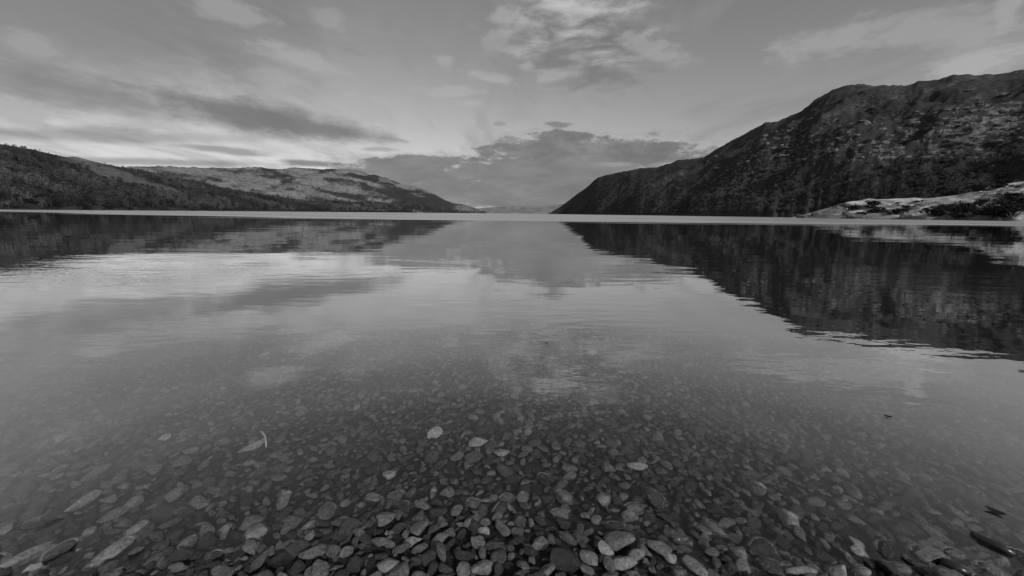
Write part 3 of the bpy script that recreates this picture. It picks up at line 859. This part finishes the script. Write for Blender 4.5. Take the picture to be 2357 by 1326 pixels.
# stones that stand out: photo point, length in photo pixels, width ratio, height ratio, turn, material, lift, label
special = [
 (1000, 1004, 40, .75, .55, 40, M_STONE_PALE, 0, 'pale rounded pebble, brightest of those in the middle of the shallows'),
 (1100, 1022, 46, .60, .40, 15, M_STONE_PALE, 0, 'pale lozenge-shaped pebble right of the brightest round one'),
 (582, 1036, 66, .42, .35, 38, M_STONE_PALE, 0, 'long pale slab beside the white bent twig'),
 (1155, 1048, 36, .75, .35, 10, M_STONE_PALE, 0, 'small pale diamond-shaped pebble below the lozenge-shaped one'),
 (310, 1165, 58, .50, .50, 42, M_STONE_PALE, 0, 'pale elongated block on the dark pebbles at the left'),
 (265, 1192, 58, .50, .40, 12, M_STONE_MID, 0, 'grey block lying below the pale elongated block'),
 (1297, 1154, 40, .92, .75, 0, M_STONE_MID, 0, 'round grey pebble like a ball below the wet standing tip'),
 (1390, 1160, 40, .65, .50, 70, M_STONE_MID, 0, 'upright oval grey pebble right of the round ball-like one'),
 (1255, 1118, 30, .60, .9, -35, M_STONE_WET, .055, 'dark wet stone tip breaking the surface in mid shallows'),
 (645, 1299, 44, .80, .9, 0, M_STONE_WET, .035, 'black wet round stone standing out of the water, bottom left'),
 (1300, 1302, 70, .85, .8, -10, M_STONE_WET, .03, 'largest black wet stone, standing out at the bottom edge'),
 (1425, 1255, 70, .75, .45, 20, M_STONE_MID, 0, 'broad flat-topped grey stone near the bottom edge'),
 (1115, 1230, 32, .62, .55, -40, M_STONE_PALE, 0, 'pale oval pebble above the bottom edge, left of the black stone'),
 (800, 1278, 38, .80, .60, 60, M_STONE_MID, 0, 'smooth grey tooth-shaped pebble right of the small black wet stone'),
 (897, 1101, 30, .85, .55, 0, M_STONE_PALE, 0, 'small pale heart-shaped pebble in the dark pebbles'),
 (1465, 1081, 48, .38, .40, 0, M_STONE_PALE, 0, 'thin pale slab lying level right of the wet standing tip'),
 (1312, 1084, 36, .75, .50, -20, M_STONE_MID, 0, 'grey rounded pebble left of the thin pale slab'),
 (1395, 1084, 36, .70, .50, -30, M_STONE_MID, 0, 'grey egg-shaped pebble touching the thin pale slab'),
 (185, 1170, 78, .34, .35, 28, M_STONE_PALE, 0, 'long pale sliver of stone at the far left'),
 (128, 1022, 52, .36, .35, 30, M_STONE_PALE, 0, 'lone pale sliver under deeper water at the far left'),
 (220, 1098, 62, .40, .35, 22, M_STONE_MID, 0, 'grey sliver between the two pale slivers at the left'),
 (1515, 1270, 58, .70, .60, 10, M_STONE_MID, 0, 'grey rounded block right of the broad flat-topped stone'),
 (1540, 1290, 30, .85, .60, 0, M_STONE_PALE, 0, 'small round whitish pebble at the bottom, right of centre'),
 (1810, 1206, 56, .72, .60, -25, M_STONE_PALE, 0, 'round speckled pale pebble in the right shallows'),
 (1640, 1226, 60, .48, .45, -25, M_STONE_MID, 0, 'long grey pebble left of the round speckled one'),
 (268, 1276, 66, .70, .50, 25, M_STONE_PALE, 0, 'pale squarish stone at the bottom left'),
 (380, 1014, 25, .75, .60, 10, M_STONE_PALE, 0, 'small pale pebble on its own left of the bent twig'),
 (1360, 815, 30, .50, .45, 35, M_STONE_PALE, 0, 'farthest pale pebble, faint under the reflections right of centre'),
 (608, 820, 26, .40, .35, 5, M_STONE_PALE, 0, 'faint pale pebble alone under the far reflections, left of centre'),
 (893, 1308, 52, .80, .75, -10, M_STONE_WETP, .022, 'pale-topped wet stone at the bottom edge, left of centre'),
 (1112, 1312, 60, .60, .70, 15, M_STONE_WETP, .02, 'slanting wet stone with a pale face at the bottom edge'),
 (1356, 1288, 46, .75, .75, -30, M_STONE_WETP, .03, 'wet pale stone just right of the largest black one'),
 (1432, 1302, 54, .80, .85, 50, M_STONE_WETP, .03, 'striped wet stone standing out at the bottom edge'),
 (228, 1302, 70, .35, .60, 42, M_STONE_WETP, .02, 'leaning pale wet stone at the bottom left edge'),
 (70, 1290, 82, .30, .40, 8, M_STONE_WETP, .02, 'thin wet slab edge at the bottom left corner'),
 (150, 1300, 50, .60, .50, 0, M_STONE_WET, .02, 'dark wet stone between the slab edges at the bottom left'),
 (1600, 1312, 60, .55, .60, -30, M_STONE_WETP, .02, 'pale wet stone at the bottom edge, right of centre'),
 (965, 1220, 48, .70, .60, 35, M_STONE_MID, .012, 'angular wet stone at the surface left of the pale oval'),
 (1010, 1250, 50, .55, .60, 30, M_STONE_MID, .012, 'slanted banded stone below the angular wet one'),
 (950, 1250, 44, .60, .55, 10, M_STONE_PALE, .008, 'pale rough stone left of the slanted banded one'),
 (2200, 1190, 50, .45, .40, -25, M_STONE_MID, 0, 'pale stone faint under the right reflections'),
 (2150, 1240, 60, .40, .40, -28, M_STONE_MID, 0, 'long grey stone under the shallows at the right'),
 (1740, 1138, 30, .30, .40, -20, M_STONE_WETP, .03, 'small wet edge of a stone touching the surface at the right'),
]
LAND = ['bright round pebble', 'lozenge-shaped pebble', 'long pale slab', 'diamond-shaped pebble', 'pale elongated block', 'grey block', 'ball-like pebble', 'upright oval pebble', 'wet standing tip', 'small black wet stone', 'largest black stone', 'broad flat-topped stone', 'pale oval pebble', 'tooth-shaped pebble', 'heart-shaped pebble', 'thin pale slab', 'grey rounded pebble', 'egg-shaped pebble', 'long pale sliver', 'lone pale sliver', 'grey sliver', 'grey rounded block', 'small whitish pebble', 'round speckled pebble', 'long grey pebble', 'pale squarish stone', 'lone small pale pebble', 'farthest pale pebble', 'faint far pebble', 'pale-topped wet stone', 'slanting wet stone', 'wet pale stone', 'striped wet stone', 'leaning pale stone', 'thin slab edge', 'dark corner stone', 'pale wet bottom stone', 'angular wet stone', 'slanted banded stone', 'pale rough stone', 'faint right stone', 'long right stone', 'small wet edge']
assert len(LAND) == len(special)
r2 = np.random.default_rng(21)
for k, (px, py, L, w, hgt, turn, mat, lift, lab) in enumerate(special):
    x, y, z, dep = on_bed(px, py)
    q = np.array([[x, y, z]]); dd = project(q)[2][0]
    a = L * .5 * dd / FPX * 1.02
    o = link('pebble', stone_mesh(k % 26, mat))
    hz = a * hgt * .8
    zc = z + hz * .6 + .008
    if lift:
        H = max(.014 - z, hz * 1.2); hz = H * .55; zc = z + H - hz; a = max(a, hz * .95)
    o.location = (x, y, zc); o.scale = (a, a * w, hz); o.rotation_euler = (r2.uniform(-.15, .15), r2.uniform(-.15, .15), R(turn) + (-math.atan2(x, y)))
    tag(o, lab, 'pebble', 'pebbles in the shallows')
    if zc + hz > .004: water_rim(o, SHAPES[k % 26])
    put(x, y, a * (w + 1.2) / 2 * 1.1)

drift = lambda x, y: np.clip((fbm(np.array([x * 1.1]), np.array([y * 1.1 + 7]), 3, 66)[0] - .36) * 4, .1, 1)
cand = []
def scatter(n, smin, smax, gap, pw, yr, zoff):
    got = 0
    for _ in range(n):
        y = yr[0] + (yr[1] - yr[0]) * rng.uniform() ** 1.15
        x = rng.uniform(-1, 1) * (1.3 * y + .9)
        a = smin * (smax / smin) ** (rng.uniform() ** pw)
        w = rng.uniform(.5, .92); r_ = a * (1 + w) / 2
        if smin > .03 and rng.uniform() > drift(x, y): continue
        if fits(x, y, r_, gap):
            put(x, y, r_); got += 1
            cand.append((x, y, a, w, rng.uniform(.24, .52), zoff))
    return got
n1_ = scatter(1700, .034, .054, .82, 2.0, (.55, 5.2), .010)
n2_ = scatter(20000, .018, .037, .74, 1.0, (.55, 5.2), .005)
n3_ = scatter(19000, .010, .018, .70, 1.0, (.55, 4.2), .003)
cand = np.array(cand)
cz = bed_z(cand[:, 0], cand[:, 1])
cpos = np.stack([cand[:, 0], cand[:, 1], cz], 1)
px, py, dep = project(cpos)
vis = (px > -20) & (px < 2377) & (py > 760) & (py < 1345)
app = np.where(vis, cand[:, 2] ** 2 / dep ** 2, 0)
order = np.argsort(-app)
IND = 250
ind = set(order[:IND].tolist())
grp = {0: 'dark', 1: 'grey', 2: 'pale'}
VV, FF, off = [], [], 0
singles = []
for i in range(len(cand)):
    x, y, a, w, hgt, zo = cand[i]
    hz = a * hgt
    e = Euler((rng.normal(0, .22), rng.normal(0, .22), rng.uniform(0, 6.28)))
    zc = cz[i] + hz * .35 + zo + rng.uniform(-.004, .012)
    if i in ind:
        k = int(rng.integers(26)); u = rng.uniform()
        mat = M_STONE if u < .72 else (M_STONE_MID if u < .95 else M_STONE_PALE)
        o = link('pebble', stone_mesh(k, mat)); o.location = (x, y, zc); o.scale = (a, a * w, hz); o.rotation_euler = e
        kind = 'dark' if u < .72 else ('grey' if u < .95 else 'pale')
        shp = 'flat' if hgt < .45 else 'rounded'
        singles.append((o, kind, shp, px[i], py[i]))
        if zc + hz > .006: water_rim(o, SHAPES[k])
        continue
    M = np.array(e.to_matrix())
    if app[i] > 0 and dep[i] < 2.2: S, F = SHAPES[int(rng.integers(26))], ICO3[1]
    else: S, F = SHAPES2[int(rng.integers(20))], ICO2[1]
    P = (S * (a, a * w, hz)) @ M.T + (x, y, zc)
    VV.append(P); FF.append(F + off); off += len(P)
keyed = {}
for (o, kind, shp, qx, qy) in singles:                # each is told by the nearest stone that stands out
    d2 = [((q[0] - qx) ** 2 + ((q[1] - qy) * 1.3) ** 2, k) for k, q in enumerate(special)]
    d, k = min(d2); vx, vy = qx - special[k][0], qy - special[k][1]
    way = ('right of' if vx > 0 else 'left of') if abs(vx) > abs(vy) else ('in front of' if vy > 0 else 'behind')
    keyed.setdefault((kind, shp, way, k), []).append((d, o))
for (kind, shp, way, k), lst in keyed.items():
    lst.sort(key=lambda t: t[0])
    for n_, (d, o) in enumerate(lst):
        pre = ('', 'second nearest ', 'third nearest ', 'fourth nearest ', 'fifth nearest ', 'sixth nearest ', 'seventh nearest ', 'eighth nearest ', 'ninth nearest ', 'tenth nearest ', 'eleventh nearest ', 'twelfth nearest ')[min(n_, 11)] if n_ else ('nearest ' if len(lst) > 1 else '')
        tag(o, f'{pre}{kind} {shp} pebble {way} the {LAND[k]} in the shallows', 'pebble', 'pebbles in the shallows')
tag(link('shingle', mesh_np('shingle', np.concatenate(VV), np.concatenate(FF), M_STONE, True)), 'countless dark pebbles covering the lake bed in the shallows', 'pebbles', kind='stuff')

# ------------------------------------------------------------------ twig, stick and floating scraps
m, nt, o = material('peeled_wood'); principled(nt, o, lerp(.35, .6, noise(nt, geopos(nt), 60, 4)), .7, .3); M_PEELED = m
m, nt, o = material('wet_wood'); principled(nt, o, lerp(.015, .05, noise(nt, scaled(nt, objco(nt), (1, 8, 8)), 20, 5)), .25, .5); M_WETWOOD = m
def stick(name, pts, radii, mat, label, cat):
    ps = [Vector(p) for p in pts]
    V, F, k = [], [], 8
    for i, p in enumerate(ps):
        t = (ps[min(i + 1, len(ps) - 1)] - ps[max(i - 1, 0)]).normalized()
        s = t.cross(Vector((0, 0, 1))).normalized() if abs(t.z) < .95 else Vector((1, 0, 0)); u = s.cross(t)
        for j in range(k):
            c = p + (s * math.cos(j * math.pi / 4) + u * math.sin(j * math.pi / 4)) * radii[i] * (1 + .15 * math.sin(i * 2.1 + j))
            V.append(c[:])
    for i in range(len(ps) - 1):
        for j in range(k): F.append((i * k + j, i * k + (j + 1) % k, (i + 1) * k + (j + 1) % k, (i + 1) * k + j))
    bm = bmesh.new(); vs = [bm.verts.new(v) for v in V]
    for f in F: bm.faces.new([vs[q] for q in f])
    bm.faces.new(vs[:k][::-1]); bm.faces.new(vs[-k:])
    me = bpy.data.meshes.new(name); bm.to_mesh(me); bm.free(); me.materials.append(mat)
    for p in me.polygons: p.use_smooth = True
    return tag(link(name, me), label, cat)
def on_water(px, py, z=0.0):
    v = np.array(CAM_ROT @ Vector((px - 1178.5, 663 - py, -FPX))); t = (CAM_H - z) / -v[2]
    return Vector((v[0] * t, v[1] * t, z))
tw = []
for (px_, py_, up) in ((600, 1008, .07), (607, 1012, .072), (612, 1020, .066), (614, 1030, .05), (614, 1038, .03)):
    x, y, z, d = on_bed(px_, py_); tw.append((x, y, z + up * .6))
stick('bent_twig', tw, [.004, .0055, .006, .005, .003], M_PEELED, 'white peeled bent twig under water beside the long pale slab', 'twig')
stick('floating_stick', [on_water(2236, 1226, .004), on_water(2262, 1240, .008), on_water(2300, 1258, .007), on_water(2335, 1278, .002)], [.006, .012, .013, .010], M_WETWOOD, 'dark wet stick floating on the water at the lower right', 'stick')
stick('floating_stick', [on_water(2160, 1288, .004), on_water(2180, 1296, .010), on_water(2205, 1308, .010), on_water(2232, 1324, .004)], [.010, .016, .016, .010], M_WETWOOD, 'thick dark stick lying half in the water in the bottom right corner', 'stick')
stick('floating_stick', [on_water(1806, 1314, .004), on_water(1830, 1313, .008), on_water(1855, 1312, .008), on_water(1878, 1316, .004)], [.006, .011, .011, .007], M_STONE_WETP, 'pale wet flat sliver at the surface on the bottom edge, right', 'stick')
def leaf(px, py, L, turn, label):
    c = on_water(px, py, .004)
    bm = bmesh.new(); n = 7; top, bot = [], []
    for i in range(n):
        t = i / (n - 1); w = math.sin(t * math.pi) ** .7 * .28 * L + .001
        curl = .10 * L * (2 * t - 1) ** 2
        top.append(bm.verts.new(((t - .5) * L, w, curl + .004))); bot.append(bm.verts.new(((t - .5) * L, -w, curl + .001)))
    for i in range(n - 1): bm.faces.new((top[i], bot[i], bot[i + 1], top[i + 1]))
    bmesh.ops.solidify(bm, geom=bm.faces[:], thickness=.002)
    me = bpy.data.meshes.new('floating_leaf'); bm.to_mesh(me); bm.free(); me.materials.append(M_WETWOOD)
    o = link('floating_leaf', me); o.location = c; o.rotation_euler = (0, 0, R(turn)); tag(o, label, 'leaf', 'dark leaves afloat')
leaf(2043, 959, .035, -40, 'tiny dark leaf floating on the calm water at the right')
leaf(2290, 1178, .05, -55, 'dark leaf afloat above the stick at the right edge')
leaf(1258, 790, .03, -10, 'speck of dark leaf floating far out near the centre')
